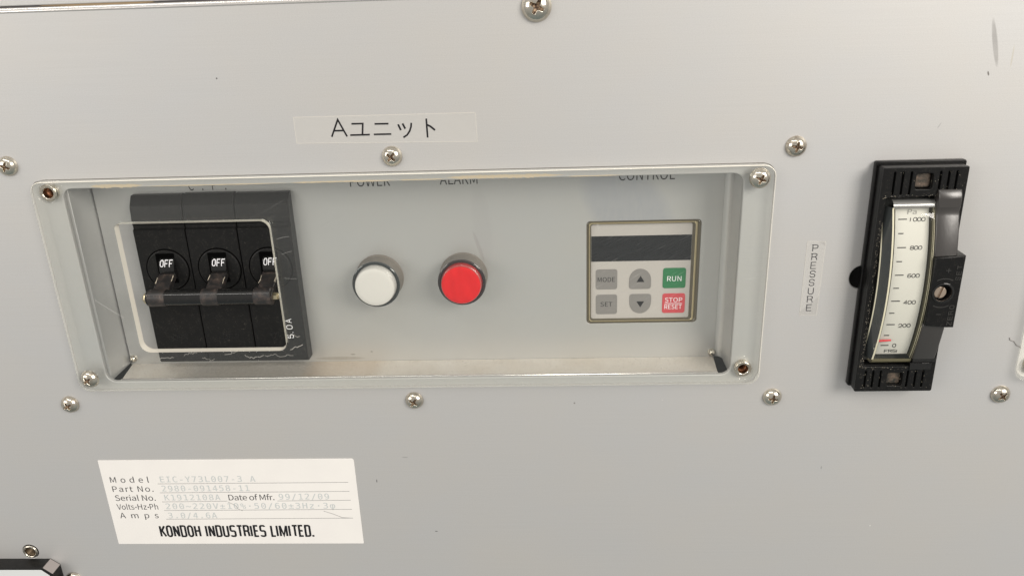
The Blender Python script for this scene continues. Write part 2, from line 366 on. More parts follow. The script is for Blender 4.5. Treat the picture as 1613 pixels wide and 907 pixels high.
def put_text(mb, s, x0, x1, base, cap, p, spacing=1.0, offset=0.0, font=None, mi=0, rot=0, fn=None, shear=0):
    """text from x0 to x1 standing on the line y = base with capitals cap high; rot turns it a quarter upwards about (x0, base)"""
    if spacing == 'auto':
        def wid(q): v_, _ = text_mesh(s, q, offset, font); return max(t[0] for t in v_)-min(t[0] for t in v_)
        h0, h1 = cap_h(offset, font); w1, w2 = wid(1.0), wid(1.6); need = (x1-x0)/(cap/(h1-h0)*1.1)
        spacing = max(.9, 1+(need-w1)/((w2-w1)/.6))
    v, f = text_mesh(s, spacing, offset, font)
    if not v: return
    a, b = min(q[0] for q in v), max(q[0] for q in v); c0, c1 = cap_h(offset, font)
    sxx = (x1-x0)/(b-a) if x1 is not None else cap/(c1-c0); syy = cap/(c1-c0); o = []
    for x, y in v:
        tx, ty = (x-a)*sxx, (y-c0)*syy; tx += shear*ty
        X, Y = (x0+tx, base-ty) if not rot else (x0-ty, base-tx)
        o.append((X, Y, p if fn is None else fn(Y)))
    mb.add(o, f, mi)

def arc_pts(cx, cy, rx, ry, a0, a1, n=8): return [(cx+rx*math.cos(math.radians(a0+(a1-a0)*k/n)), cy+ry*math.sin(math.radians(a0+(a1-a0)*k/n))) for k in range(n+1)]
def box_loop(x0, y0, x1, y1, rx, ry):
    q = arc_pts(x0+rx, y0+ry, rx, ry, 180, 270, 4)+arc_pts(x1-rx, y0+ry, rx, ry, 270, 360, 4)+arc_pts(x1-rx, y1-ry, rx, ry, 0, 90, 4)+arc_pts(x0+rx, y1-ry, rx, ry, 90, 180, 4)
    return [(x0, (y0+y1)/2)]+q+[(x0, (y0+y1)/2)]
def glyph(ch, rx, ry):     # strokes in a unit box, y downwards
    S_ = [(1, ry*.95)]+arc_pts(1-rx, ry, rx, ry, -8, -90, 5)+arc_pts(rx, ry, rx, ry, -90, -180, 5)+[(0, .5-ry*.9)]+arc_pts(rx, .5-ry*.9, rx, ry*.9, 180, 90, 4)+arc_pts(1-rx, .5+ry*.9, rx, ry*.9, -90, 0, 4)+arc_pts(1-rx, 1-ry, rx, ry, 0, 90, 5)+arc_pts(rx, 1-ry, rx, ry, 90, 172, 5)
    D_ = [(-.2, 0)]+arc_pts(1-rx, ry, rx, ry, -90, 0, 5)+arc_pts(1-rx, 1-ry, rx, ry, 0, 90, 5)+[(-.2, 1)]
    bowl = [(-.2, 0)]+arc_pts(1-rx, ry*.9, rx, ry*.9, -90, 0, 4)+arc_pts(1-rx, .53-ry*.9, rx, ry*.9, 0, 90, 4)+[(0, .53)]
    return {'O': [box_loop(0, 0, 1, 1, .5, max(ry, .22))], '0': [box_loop(0, 0, 1, 1, rx, ry)], 'D': [D_, [(0, 0), (0, 1)]], 'I': [[(0, 0), (0, 1)]], 'H': [[(0, 0), (0, 1)], [(1, 0), (1, 1)], [(0, .48), (1, .48)]],
        'N': [[(0, 0), (0, 1)], [(1, 0), (1, 1)], [(0.02, 0), (.98, 1)]], 'K': [[(0, 0), (0, 1)], [(1, 0), (.1, .56)], [(.32, .42), (1.02, 1)]], 'U': [[(0, 0)]+arc_pts(rx, 1-ry, rx, ry, 180, 90, 5)+arc_pts(1-rx, 1-ry, rx, ry, 90, 0, 5)+[(1, 0)]],
        'S': [S_], 'T': [[(-.05, 0), (1.05, 0)], [(.5, 0), (.5, 1)]], 'R': [[(-.2, 0)]+arc_pts(1-rx, ry, rx, ry, -90, 0, 4)+arc_pts(1-rx*1.3, .5-ry*1.3, rx*1.3, ry*1.3, 0, 90, 4)+[(0, .5)], [(0, 0), (0, 1)], [(.45, .5)]+arc_pts(1-rx*1.3, .5+ry*1.3, rx*1.2, ry*1.3, -90, 0, 4)+[(1.04, 1)]], 'P': [bowl, [(0, 0), (0, 1)]],
        'E': [[(1, 0), (0, 0), (0, 1), (1, 1)], [(0, .49), (.9, .49)]], 'F': [[(1, 0), (0, 0), (0, 1.05)], [(0, .5), (.85, .5)]], 'L': [[(0, 0), (0, 1), (1, 1)]], 'M': [[(0, 0), (0, 1)], [(1, 0), (1, 1)], [(.02, 0), (.5, .92), (.98, 0)]],
        'Z': [[(0, 0), (1, 0), (0, 1), (1, 1)]], 'A': [[(0, 1), (.5, 0), (1, 1)], [(.18, .64), (.82, .64)]], '.': [[(0, .9), (0, 1.07)]], '1': [[(0, .02), (0, 1)]],
        '2': [[(0, ry)]+arc_pts(rx, ry, rx, ry, 180, 270, 4)+arc_pts(1-rx, ry, rx, ry, 270, 380, 6)+[(0, 1), (1, 1)]], '4': [[(1, .72), (0, .72), (.72, 0), (.72, 1)]],
        '5': [[(.95, 0), (.08, 0), (.03, .45)]+arc_pts(1-rx, .42+ry*.9, rx, ry*.9, -90, 0, 4)+arc_pts(1-rx, 1-ry, rx, ry, 0, 90, 4)+arc_pts(rx, 1-ry, rx, ry, 90, 165, 4)],
        '6': [[(.95, .06), (.6, 0)]+arc_pts(rx, ry*1.1, rx, ry*1.1, 270, 180, 4)+[(0, .7)]+box_loop(0, .42, 1, 1, rx, min(ry, .29))], '8': [box_loop(.06, 0, .94, .46, rx*.9, min(ry, .23)), box_loop(0, .46, 1, 1, rx, min(ry, .27))],
        '+': [[(0, .5), (1, .5)], [(.5, 0), (.5, 1)]], '-': [[(0, .5), (1, .5)]]}.get(ch, [])
def put_strokes(mb, s, x, base, h, adv, gw, wd, p, rx=.5, ry=.35, fn=None, rot=0, wids={}, wv=None, mi=0):
    """monoline lettering: every letter gw wide and adv apart, h high over its strokes' centre lines"""
    k = 0
    for ch in s:
        g_ = wids.get(ch, (gw, adv))
        for stq in glyph(ch, rx, ry):
            pts = []
            for (u, v) in stq:
                q = (x+u*g_[0], base-h+v*h)
                if not pts or math.hypot(q[0]-pts[-1][0], q[1]-pts[-1][1]) > 1e-3: pts.append(q)
            fine = [pts[0]]
            for q in pts[1:]:
                a_ = fine[-1]; ns_ = max(1, int(math.hypot(q[0]-a_[0], q[1]-a_[1])/1.3)) if fn else 1
                fine += [(a_[0]+(q[0]-a_[0])*t_/ns_, a_[1]+(q[1]-a_[1])*t_/ns_) for t_ in range(1, ns_+1)]
            pts = fine
            m2 = MB(); m2.ribbon(pts, wd, p+.012*(k % 7)); k += 1
            vs = m2.v
            if rot: vs = [(rot[0]+(b_-rot[1]), rot[1]-(a_-rot[0]), c_) for a_, b_, c_ in vs]
            if fn: vs = [(a_, b_, fn(b_)+c_) for a_, b_, c_ in vs]
            mb.add(vs, m2.f, mi)
        x += g_[1]
    return x

# ================================================================ the panel and what lies behind it
inserts = [(-643, 246), (257.5, 510.5)]
OPEN = rrect(-628.5, 243, 242, 521.6, 13, 8)
front_panel = sheet('front_panel', [[(-2600, 26), (2200, 26), (2200, 2300), (-2600, 2300)], OPEN, circ(402.5, 384, 16.3, 40),
    circ(-643, 246, 9.2), circ(257.5, 510.5, 9.2), circ(-816, 816, 12.3), circ(639, 510, 9.2), rrect(654, 243, 1500, 521.6, 13, 6)], -6, 0, 1.4, ['panel'])
tag(front_panel, 'satin aluminium front panel carrying the windows, labels and gauge', 'panel')
upper = sheet('upper_panel', [[(-2600, -1400), (2200, -1400), (2200, 19.4), (-2600, 19.4)]], -7, -1, 1.2, ['panel'])
tag(upper, 'strip of aluminium panel above the seam at the top edge', 'panel')
b = MB(); b.xprism([(21.2, -7), (21.2, -1.6), (21.8, -.6), (23.2, .1), (25, .9), (26.2, 1.0), (27.0, .6), (27.4, .05), (27.4, -.3), (26, -1), (26, -7)], -2600, 2200, 0)
mk('folded_edge', b, 'bright_alu', front_panel, smooth=50)
b = MB(); b.box(-2600, 2200, -1400, 2300, -190, -182)
body = mk('cabinet_wall', b, 'dark'); body['kind'] = 'structure'
b = MB(); b.box(-2600, 2200, 16, 25, -12, -2.6)
b.prism([(-590, 18), (-470, 18), (-462, 20.6), (-500, 21.8), (-560, 21.4), (-604, 20.2)], -3, -2.0, .3, 1)
seam = mk('seam_backing', b, ['dark_seam', 'hole']); seam['kind'] = 'structure'

# ---------------------------------------------------------------- recess tray behind the window
tray = thing('recess_tray', 'recessed aluminium tray behind the clear cover with printed headings', 'tray', (-193, 382, -60))
KX0, KY0, KX1, KY1 = 50, 319, 204.3, 469.6
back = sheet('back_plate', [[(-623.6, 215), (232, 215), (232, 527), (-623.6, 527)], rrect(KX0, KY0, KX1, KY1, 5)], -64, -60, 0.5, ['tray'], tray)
b = MB()   # right flange with its bend
prof = [(232, -60)]+[(232+10*math.sin(a), -50-10*math.cos(a)) for a in [math.radians(k*15) for k in range(1, 7)]]+[(242, -7), (244, -7), (244, -52), (240, -63), (232, -64)]
b.loft([[(x, 215, p) for x, p in prof], [(x, 523, p) for x, p in prof]], 0, True, True)
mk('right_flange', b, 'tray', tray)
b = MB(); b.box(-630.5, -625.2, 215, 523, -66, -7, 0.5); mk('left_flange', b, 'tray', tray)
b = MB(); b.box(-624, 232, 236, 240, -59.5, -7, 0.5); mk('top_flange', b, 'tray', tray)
b = MB()
fold = [(523.6, -59.5, 1), (523.0, -12, .1), (522.4, -8.5, .03), (521.4, -6.3, 0), (521.5, -5.6, 0), (524.5, -5.6, 0), (526, -8, .03), (526, -59.5, 1)]
b.loft([[(-612-9*t, y, p) for y, p, t in fold], [(227+3.5*t, y, p) for y, p, t in fold]], 0, True, True)
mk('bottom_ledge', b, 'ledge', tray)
b = MB(); b.xprism([(522.8, -10), (521.2, -8), (520.5, -6.8), (520.7, -5.6), (521.7, -4.9), (523.4, -4.9), (524, -10)], -611, 226, 0.5); mk('ledge_lip', b, 'bright_alu', tray, smooth=60)
for (x, y) in ((-618, 515), (228, 517)):
    b = MB(); b.lathe(x, y, [(5.5, -60), (5, -57), (3.4, -54.5), (1.2, -53.5)], 14)
    for i, v in enumerate(b.v): b.v[i] = (v[0]+random.uniform(-.6, .6), v[1]+random.uniform(-.6, .6), v[2])
    mk('weld_bead', b, 'steel', tray, smooth=60)
for s, x0, x1, sp in (('C.P.', -489, -437, 1.55), ('POWER', -267.5, -213, 1.0), ('ALARM', -146, -95.3, 1.0), ('CONTROL', 92.5, 166.3, 1.0)):
    b = MB(); put_text(b, s, x0, x1, 263.3, 14.2, -59.85, sp, 0.012); mk('heading_lettering', b, 'ink', tray, smooth=0)

# ---------------------------------------------------------------- clear cover
WIN = rrect(-563.5, 287.5, -360, 471.5, (6, 12, 11, 14), 6)
def cover_plate(name, outline, holes, label, loc):
    o = sheet(name, [outline]+holes, 0.25, 12, 0.9, ['acrylic', 'edge_soft'], None, loc)
    xs_ = [q[0] for q in outline]; ys_ = [q[1] for q in outline]
    for v in o.data.vertices:          # the sawn edges lean outwards a little towards the back
        x, y, p = v.co.x/S+loc[0], -v.co.z/S+loc[1], -v.co.y/S+loc[2]
        t = max(0, 1-p/11)
        if max(ys_)-y < 5: v.co.z -= 3.2*t*S
        if x-min(xs_) < 7: v.co.x -= (4.2 if min(xs_) < 0 else 0.5)*t*S
        if max(xs_)-x < 7: v.co.x += 1.2*t*S
    return tag(o, label, 'cover')
cover = cover_plate('clear_cover', rrect(-663, 230.5, 278.3, 530.8, 15, 8), [WIN, circ(-643, 246, 12.2), circ(257.5, 510.5, 12.2), circ(257.5, 246.5, 6), circ(-643, 511, 6)],
    'long clear acrylic cover with a rounded cut-out over the breaker', (-193, 380, 0))
def wall_strip(mb, loop, p0, p1, off):
    q = inset(loop, off); mb.loft([[(x-(1.9 if x > -368 else 0), y+(.8 if y < 292 else 0), p0) for x, y in q], [(x, y, p1) for x, y in q]])
b = MB(); wall_strip(b, WIN, 0.4, 11.9, 0.15); mk('cut_out_edge', b, 'cut_edge_and_highlight', cover)
def glue_strip(mb, x0, x1, y, h, p, n=40):
    up = []; dn = []
    for i in range(n+1):
        t = i/n; x = x0+(x1-x0)*t; env = math.sin(math.pi*min(1, t*6 if t < .16 else (1-t)*4 if t > .75 else .5)/1) if False else min(1, t*7, (1-t)*5)
        up.append((x, y-h*env*(.35+.3*random.random()), p)); dn.append((x, y+h*env*(.3+.5*random.random()), p))
    mb.add(up+dn, [(i, i+1, n+2+i, n+1+i) for i in range(n)])
b = MB()
glue_strip(b, -590, -520, 240, 4, .1); glue_strip(b, -520, -330, 241.6, 1.2, .1); glue_strip(b, -330, -190, 241.3, 1.8, .1, 60); glue_strip(b, -190, -130, 241.2, 1.4, .1)
glue_strip(b, -130, 20, 239.5, 4, .1, 60); glue_strip(b, 22, 92, 241.5, 1.2, .1)
mk('glue_residue', b, 'glue', cover, smooth=0)
b = MB()
for (x, y, n) in ((-545, 478, 5), (-505, 477, 5), (-480, 480, 4), (-448, 476, 4), (-420, 477, 5), (-392, 478, 9), (-356, 470, 4), (-358, 448, 3)):
    pts = [(x, y)]
    for i in range(n*2): pts.append((pts[-1][0]+random.uniform(1.2, 3.4), pts[-1][1]+random.uniform(-2.4, 2.6)))
    b.ribbon(pts, random.uniform(0.35, 0.8), 12.12)
mk('glue_drips', b, 'tape_edge', cover, smooth=0)
b = MB()
for (x, y, dx, dy, wd) in ((-612, 392, 36, 28, .8), (-352, 312, 16, -3, .5), (-350, 366, 17, 1, .4), (-349, 333, 14, -4, .4), (60, 300, 3, 8, .7), (250, 380, 12, -3, .6), (-640, 300, 4, 7, .5), (60, 360, 26, -13, .25), (90, 395, 30, -15, .25)):
    b.ribbon([(x, y), (x+dx*.5, y+dy*.5+random.uniform(-.8, .8)), (x+dx, y+dy)], wd, 12.12)
sk = mk('scratches', b, 'scratch', cover, smooth=0); sk['kind'] = 'stuff'
b = MB(); q = rrect(-663, 230.5, 278.3, 530.8, 15, 8)
def lean(x, y): return (x-(4.2 if x < -656 else 0)+(1.2 if x > 271 else 0), y+(3.2 if y > 525 else 0))
qb = [lean(x, y) for x, y in q]
b.loft([[(x, y, .12) for x, y in inset(qb, -.5)], [(x, y, .14) for x, y in inset(qb, .45)]]); mk('shade_line', b, 'edge_shade', cover, smooth=0)  # contact shade round the cover's back edge, painted as a thin dark strip
b = MB(); b.loft([[(x, y, 11.2) for x, y in inset(q, -.05)], [(x, y, 12.08) for x, y in inset(q, .75)]]); mk('edge_highlight', b, 'cut_edge_and_highlight', cover, smooth=0)  # highlight along the front edge, painted as a pale strip
cov2 = cover_plate('clear_cover', rrect(619.5, 230.5, 1540, 532.0, 15, 8), [circ(639, 510, 12.2)], 'corner of a second clear cover cut off by the right edge', (1000, 380, 0))
b = MB(); q = rrect(621, 233, 1538, 530.0, 14, 8)
b.loft([[(x, y, .12) for x, y in q], [(x, y, .2) for x, y in inset(q, 34)]]); mk('adhesive_border', b, 'paper', cov2, smooth=0)

# ---------------------------------------------------------------- threaded inserts
def insert(x, y, label, p1, R0=11.4, Ri=6.6, tm='copper'):
    t = thing('threaded_insert', label, 'insert', (x, y, 0), 'empty threaded inserts')
    b = MB(); b.lathe(x, y, [(9, -5.5), (9, 0.3), (R0, 0.3), (R0, p1-1.4), (R0-.5, p1-.5), (R0-1.4, p1), (Ri+1, p1), (Ri+.3, p1-.4), (Ri, p1-1.2), (Ri, -16)], 40, 0, False)
    mk('collar', b, 'steel', t, smooth=50)
    b = MB()
    pr = []
    for k in range(9): pr += [(Ri-.1, -15+k*1.8), (Ri-1.1, -14.1+k*1.8)]
    b.lathe(x, y, pr, 32, 0, False); b.lathe(x, y, [(Ri-.1, -15.5), (0.01, -15)], 20); mk('thread', b, tm, t, smooth=0)
    return t
insert(-643, 246, 'empty threaded insert at the top left corner of the long clear cover', 7.5)
insert(257.5, 510.5, 'empty threaded insert at the bottom right corner of the long clear cover', 7.5)
insert(-816, 816, 'empty threaded insert low on the left above the black box', 2.0, 11.5, 8, 'dark_thread')
insert(639, 510, 'empty threaded insert under the second clear cover, cut by the right edge', 7.5)

# ---------------------------------------------------------------- screws
def screw_mesh(R, H):
    nr, na = 44, 96; mb = MB(); mg = MB(); vs = []
    def zz(x, y):
        r = math.hypot(x, y)/R; z = H*(1-r**2.6)**0.62 if r < 1 else 0
        d = 1e9
        for (u, v) in ((x, y), (y, x)):
            L_ = R*.47*(1 if abs(u) >= abs(v) else 1); wd = R*(.125-.05*min(1, abs(u)/(R*.5)))
            d = min(d, max(abs(u)-L_, abs(v)-wd))
        d = min(d, r*R-R*.17)
        k = max(0, min(1, .5-d/(R*.07)))
        k = k*k*(3-2*k); depth = H*.62*(1-.55*min(1, r/.5))
        return z-k*depth, k
    ks = []
    for i in range(nr+1):
        r = R*(i/nr) if i else R*.004
        for j in range(na):
            a = 2*math.pi*j/na; x, y = r*math.cos(a), r*math.sin(a); z, k = zz(x, y); vs.append((x, y, z if i < nr else 0.0)); ks.append(k)
    f0, f1 = [], []
    for i in range(nr):
        for j in range(na):
            q = (i*na+j, (i+1)*na+j, (i+1)*na+(j+1) % na, i*na+(j+1) % na)
            (f1 if sum(ks[k] for k in q)/4 > .8 else f0).append(q)
    f1.append(tuple(range(na)))
    def sub(fs):
        used = sorted({i for f in fs for i in f}); mp = {u: k for k, u in enumerate(used)}
        m = MB(); m.add([vs[u] for u in used], [tuple(mp[i] for i in f)[::-1] for f in fs]); return m
    a, g = sub(f0), sub(f1)
    return a, g
def build_screw(R, H):
    a, g = screw_mesh(R, H)
    def me_(mb, mat, n):
        me = bpy.data.meshes.new(n); me.from_pydata([P(*v) for v in mb.v], [], mb.f); me.update(); finish(me, [mat], 60); return me
    return me_(a, 'steel', 'screw_head'), me_(g, 'grime', 'drive_recess')
small = build_screw(13.0, 8.5); large = build_screw(17.8, 11)
SCREWS = [(-691, 211, 0, 20, small, 'rusty crosshead screw in the panel at the far left edge, above the long cover'),
    (-195.5, 210.8, 0, 40, small, 'crosshead screw just under the Japanese unit label'),
    (302, 210.8, 0, 12, small, 'crosshead screw in the panel above the top right corner of the long cover'),
    (-691, 557, 0, 62, small, 'crosshead screw in the panel below the bottom left corner of the long cover'),
    (-194, 556.5, 0, 33, small, 'crosshead screw in the panel below the middle of the long cover'),
    (301.5, 557, 0, 8, small, 'crosshead screw in the panel below the bottom right corner of the long cover'),
    (607, 556.5, 0, 50, small, 'crosshead screw to the lower right of the pressure gauge'),
    (-11, 39.5, 0, 28, large, 'large crosshead screw cut by the top edge of the picture'),
    (258.5, 246.5, 12.1, 22, small, 'crosshead screw on the clear cover in its top right corner'),
    (-645, 510.5, 12.1, 55, small, 'crosshead screw on the clear cover in its bottom left corner'),
    (-758, 869, 0, 15, small, 'crosshead screw beside the black box, cut by the bottom edge')]
for (x, y, p, rot, ms, lab) in SCREWS:
    t = thing('machine_screw', lab, 'screw', (x, y, p), 'crosshead screws')
    t.rotation_euler = (random.uniform(-.04, .04), math.radians(rot), random.uniform(-.04, .04))
    link('screw_head', ms[0], t); link('drive_recess', ms[1], t)

# ---------------------------------------------------------------- circuit breaker
cb = thing('circuit_breaker', 'black three-pole circuit breaker with tied toggles switched off', 'circuit breaker', (-459, 390, -60))
xs = [-568.2, -495.4, -423.8, -348.8]
for i in range(3):
    dy = (0, -.8, 0)[i]; pf = -38.5
    prof = [(266.4+dy, -59.8), (266.4+dy, -52), (267.2+dy, -51), (278.8, -43.2), (280, -42.6), (303, -39.8), (306, -41.2), (310, -41.2), (312, pf), (508, pf), (511, pf-1.2), (512.5, pf-4), (513, -59.8)]
    b = MB(); b.xprism(prof, xs[i]+.7, xs[i+1]-.7, 0.7); h = mk('pole_housing', b, 'black', cb, smooth=30)
    cx = xs[i]+39.6; cy = 369.3
    b = MB(); put_strokes(b, 'OFF', cx-12, 476.5, 9, 9, 6.5, 1.2, pf+.3, .5, .35); mk('embossed_lettering', b, 'black_gloss', h, smooth=0)
    if i == 2:
        b = MB(); put_strokes(b, '5.0A', -366.3, 475.5, 8.2, 9.6, 5.6, 1.0, pf+.3, .45, .3, rot=(-366.3, 475.5), wids={'.': (0, 5.5), '5': (5.6, 8.6)}); mk('rating_lettering', b, 'white_ink', h, smooth=0)
    b = MB(); b.lathe(cx, cy, [(30.6, pf+.15), (28.8, pf+.2)], 64, 0, False); b.lathe(cx, cy, [(29.0, pf+.1), (28.6, pf+1.4), (27.6, pf+1.9), (0.01, pf+2.1)], 64, 1)
    mk('switch_disc', b, ['black_matt', 'black'], h)
    b = MB(); b.box(cx-13.2, cx+12.8, 345, 388, pf, pf+2.3); mk('toggle_slot', b, 'black_matt', h)
    tg = None
    b = MB(); b.xcyl(cx-8, cx+13, 367, -46.5, 18.5, 40)
    bx = cx-1.2
    dr = MB(); 
    arm = [(370, -40), (371.5, -30), (386, -2), (394, 10.5), (400, 8), (397, -4), (384, -26), (376, -42)]
    b2 = MB(); b2.xprism(arm, cx-9.5, cx+12, 0.9); 
    b2.xcyl(cx-13, cx+10.6, 395.5, 0, 11.9, 36, 0.8)
    tg = mk('toggle', b2, 'dirty_black', cb)
    mk('drum', b, 'black_gloss', tg)
    b = MB()
    for sx0, n_ in ((cx-9.3, 2), (cx+11.7, 2)):
        for _ in range(n_):
            t0 = random.uniform(0, .6); t1 = t0+random.uniform(.15, .4)
            pa = (sx0+random.uniform(-.4, .4), 371.5+(386-371.5)*t0, -29.6+28*t0); pb = (sx0+random.uniform(-1, 1), 371.5+(386-371.5)*t1, -29.6+28*t1)
            b.tube([pa, pb], .35, 5)
    for _ in range(5):
        x = cx+random.uniform(-12, 9); b.tube([(x, 395.5-11.5*math.cos(.5), 12*math.sin(.5)), (x+random.uniform(-1, 1), 395.5-11.2*math.cos(1.0), 12*math.sin(1.0))], .25, 4)
    ws = mk('worn_edges', b, 'dust', tg, smooth=60); ws['kind'] = 'stuff'
    def dfn(Y): return -46.5+math.sqrt(max(1, 18.5**2-(Y-367)**2))+.2
    b = MB(); put_strokes(b, 'OFF', cx-5.6, 361.4, 7.8, 6.4, 4.2, 1.0, 0, .5, .3, fn=dfn); mk('off_lettering', b, 'white_ink', tg, smooth=0)
b = MB(); b.xcyl(-544, -377, 395.5, 0, 11.2, 40, 0.8); tie = mk('tie_bar', b, 'black_gloss', cb)
b = MB(); b.xcyl(-377.5, -374.4, 396, 0, 7.8, 28, .5); b.xcyl(-375, -366, 396, 0, 5.4, 6, .7); b.xcyl(-366.5, -364.5, 396, 0, 3.4, 20, .6)
finish_tie = mk('tie_screw', b, 'brass', tie); b = MB(); b.xcyl(-550, -543.5, 396, 0, 7.5, 20, 2.2); mk('tie_screw', b, 'brass', tie)

# ---------------------------------------------------------------- indicator lamps
def lamp(cx, cy, label, lens_m, face_m, rim_m):
    t = thing('indicator_lamp', label, 'indicator lamp', (cx, cy, -60), 'indicator lamps')
    b = MB(); b.lathe(cx, cy, [(33.6, -60), (33.6, -57.5), (32.6, -56.5)]+[(32.6-.35*(k % 2), -56+k*1.5) for k in range(0, 14)]+[(32.6, -33)], 64, 0, False); mk('collar', b, 'collar', t, smooth=30)
    b = MB(); b.lathe(cx, cy, [(32.6, -34), (33, -32.5), (32.7, -30.6), (31.6, -30), (29.6, -30), (29.0, -31), (28.8, -36)], 64, 0, False); mk('bezel', b, rim_m, t)
    b = MB(); b.lathe(cx, cy, [(28.6, -36), (28.4, -29), (28.0, -26.5), (27.4, -22.6), (27.0, -21.2), (26.4, -20.4)], 64, 0, False)
    ln = mk('lens', b, lens_m, t, smooth=50)
    b = MB(); b.lathe(cx, cy, [(26.4, -20.4), (25.9, -20.1), (20, -19.7), (10, -19.4), (0.01, -19.3)], 64); mk('lens_face', b, face_m, ln)
M['collar'] = principled('grey_brown_collar', (0.17, 0.15, 0.13), 0.55); bump(M['collar'], noise(M['collar'], (2500, 2500, 2500)), .3, .0001)
M['bezel_grey'] = principled('smoked_bezel', (0.012, 0.018, 0.02), 0.1, spec=0.7)
M['bezel_dark'] = principled('dark_bezel', (0.014, 0.005, 0.006), 0.12, spec=0.6)
M['lens_white'] = principled('white_lens_side', (0.60, 0.585, 0.56), 0.12, **{'Transmission Weight': 0.0, 'Coat Weight': 0.6})
M['face_white'] = principled('white_lens', (0.66, 0.64, 0.61), 0.35, spec=0.3, **{'Coat Weight': 0.4})
M['lens_red'] = principled('red_lens_side', (0.46, 0.03, 0.03), 0.14, **{'Coat Weight': 1.0})
M['face_red'] = principled('red_lens', (0.70, 0.008, 0.012), 0.3, spec=0.1)
L(M['face_red'], ramp(M['face_red'], noise(M['face_red'], (420, 420, 140), 1, 3), [(0.25, (0.60, 0.004, 0.008)), (0.75, (0.74, 0.008, 0.012))]), bsdf(M['face_red']).inputs['Base Color'])
lamp(-239, 393.8, 'round white indicator lamp under the heading POWER', 'lens_white', 'face_white', 'bezel_grey')
lamp(-121, 393, 'round red indicator lamp under the heading ALARM', 'lens_red', 'face_red', 'bezel_dark')

# ---------------------------------------------------------------- inverter keypad
kp = thing('keypad', 'square control keypad with dark display and six keys in olive frame', 'keypad', (127, 394, -60))
M['olive'] = principled('olive_frame', (0.10, 0.085, 0.055), 0.28, spec=0.6)
M['gold'] = principled('gold_ridge', (0.50, 0.42, 0.25), 0.25, 0.35)
M['kface'] = principled('key_sheet', (0.47, 0.44, 0.415), 0.42)
M['key_grey'] = principled('grey_key', (0.215, 0.203, 0.195), 0.45)
M['key_green'] = principled('green_key', (0.015, 0.17, 0.06), 0.4)
M['key_red'] = principled('red_key', (0.56, 0.06, 0.075), 0.4)
for k in ('key_grey', 'key_green', 'key_red', 'kface'):
    m = M[k]; c0 = tuple(bsdf(m).inputs['Base Color'].default_value)[:3]
    a = noise(m, (150, 150, 3200), 1, 3, .6, (0, math.radians(30), 0))
    L(m, mixc(m, ramp(m, a, [(0.60, (0, 0, 0)), (0.74, (.16, .16, .16))]), c0, (0.75, 0.75, 0.72)), bsdf(m).inputs['Base Color'])
M['display'] = principled('dark_display', (0.012, 0.014, 0.018), 0.22, spec=0.25)
a = noise(M['display'], (150, 150, 2600), 1, 4, .65, (0, math.radians(27), 0))
L(M['display'], ramp(M['display'], a, [(0.44, (0.003, 0.004, 0.006)), (0.64, (0.012, 0.013, 0.016)), (0.84, (0.13, 0.13, 0.13))]), bsdf(M['display']).inputs['Base Color'])
out_ = rrect(KX0+.4, KY0+.4, KX1-.4, KY1-.4, 5, 6)
fi = rrect(56.6, 325.0, 193.2, 463.8, 3, 6)
def lerp(a, b, t): return [(x0+(x1-x0)*t, y0+(y1-y0)*t) for (x0, y0), (x1, y1) in zip(a, b)]
b = MB()
def ring(t, p): return [(x, y, p) for x, y in lerp(out_, fi, t)][::-1]
b.loft([ring(0, -66), ring(0, -59.6), ring(.10, -59.2), ring(.25, -60.8), ring(.36, -61.8)], 0)
b.loft([ring(.36, -61.8), ring(.42, -60.3), ring(.56, -59.6), ring(.66, -60.4)], 1)
b.loft([ring(.66, -60.4), ring(.74, -62.5), ring(.95, -63.4), ring(1.0, -66)], 0)
mk('frame', b, ['olive', 'gold'], kp, smooth=60)
b = MB(); b.prism(inset(fi, -1), -70, -64.5); mk('face_sheet', b, 'kface', kp)
b = MB(); b.box(56.8, 193.0, 341.6, 378.2, -64.5, -64.1); mk('display', b, 'display', kp)
def dome(x0, y0, x1, y1, up):
    r = 5; pts = []; cx = (x0+x1)/2; rx = (x1-x0)/2; hy = 17
    for k in range(0, 17): a = math.pi*k/16; pts.append((cx-rx*math.cos(a), y0+hy-hy*math.sin(a)))
    for (qx, qy, a0) in ((x1-4, y1-4, 0), (x0+4, y1-4, 90)):
        for k in range(5): a = math.radians(a0+90*k/4); pts.append((qx+4*math.cos(a), qy+4*math.sin(a)))
    return pts if up else [(x, y0+y1-y) for x, y in pts]
KEYS = [('MODE', 62.9, 389.8, 92.7, 419.6, 'key_grey'), ('up', 109.2, 389.7, 139.7, 419.8, 'key_grey'), ('RUN', 155.8, 389.4, 187.4, 419.4, 'key_green'),
        ('SET', 63.2, 427.4, 93, 457.2, 'key_grey'), ('down', 110.1, 427.3, 140.5, 456.7, 'key_grey'), ('STOP', 156.1, 427.3, 187.8, 456.9, 'key_red')]
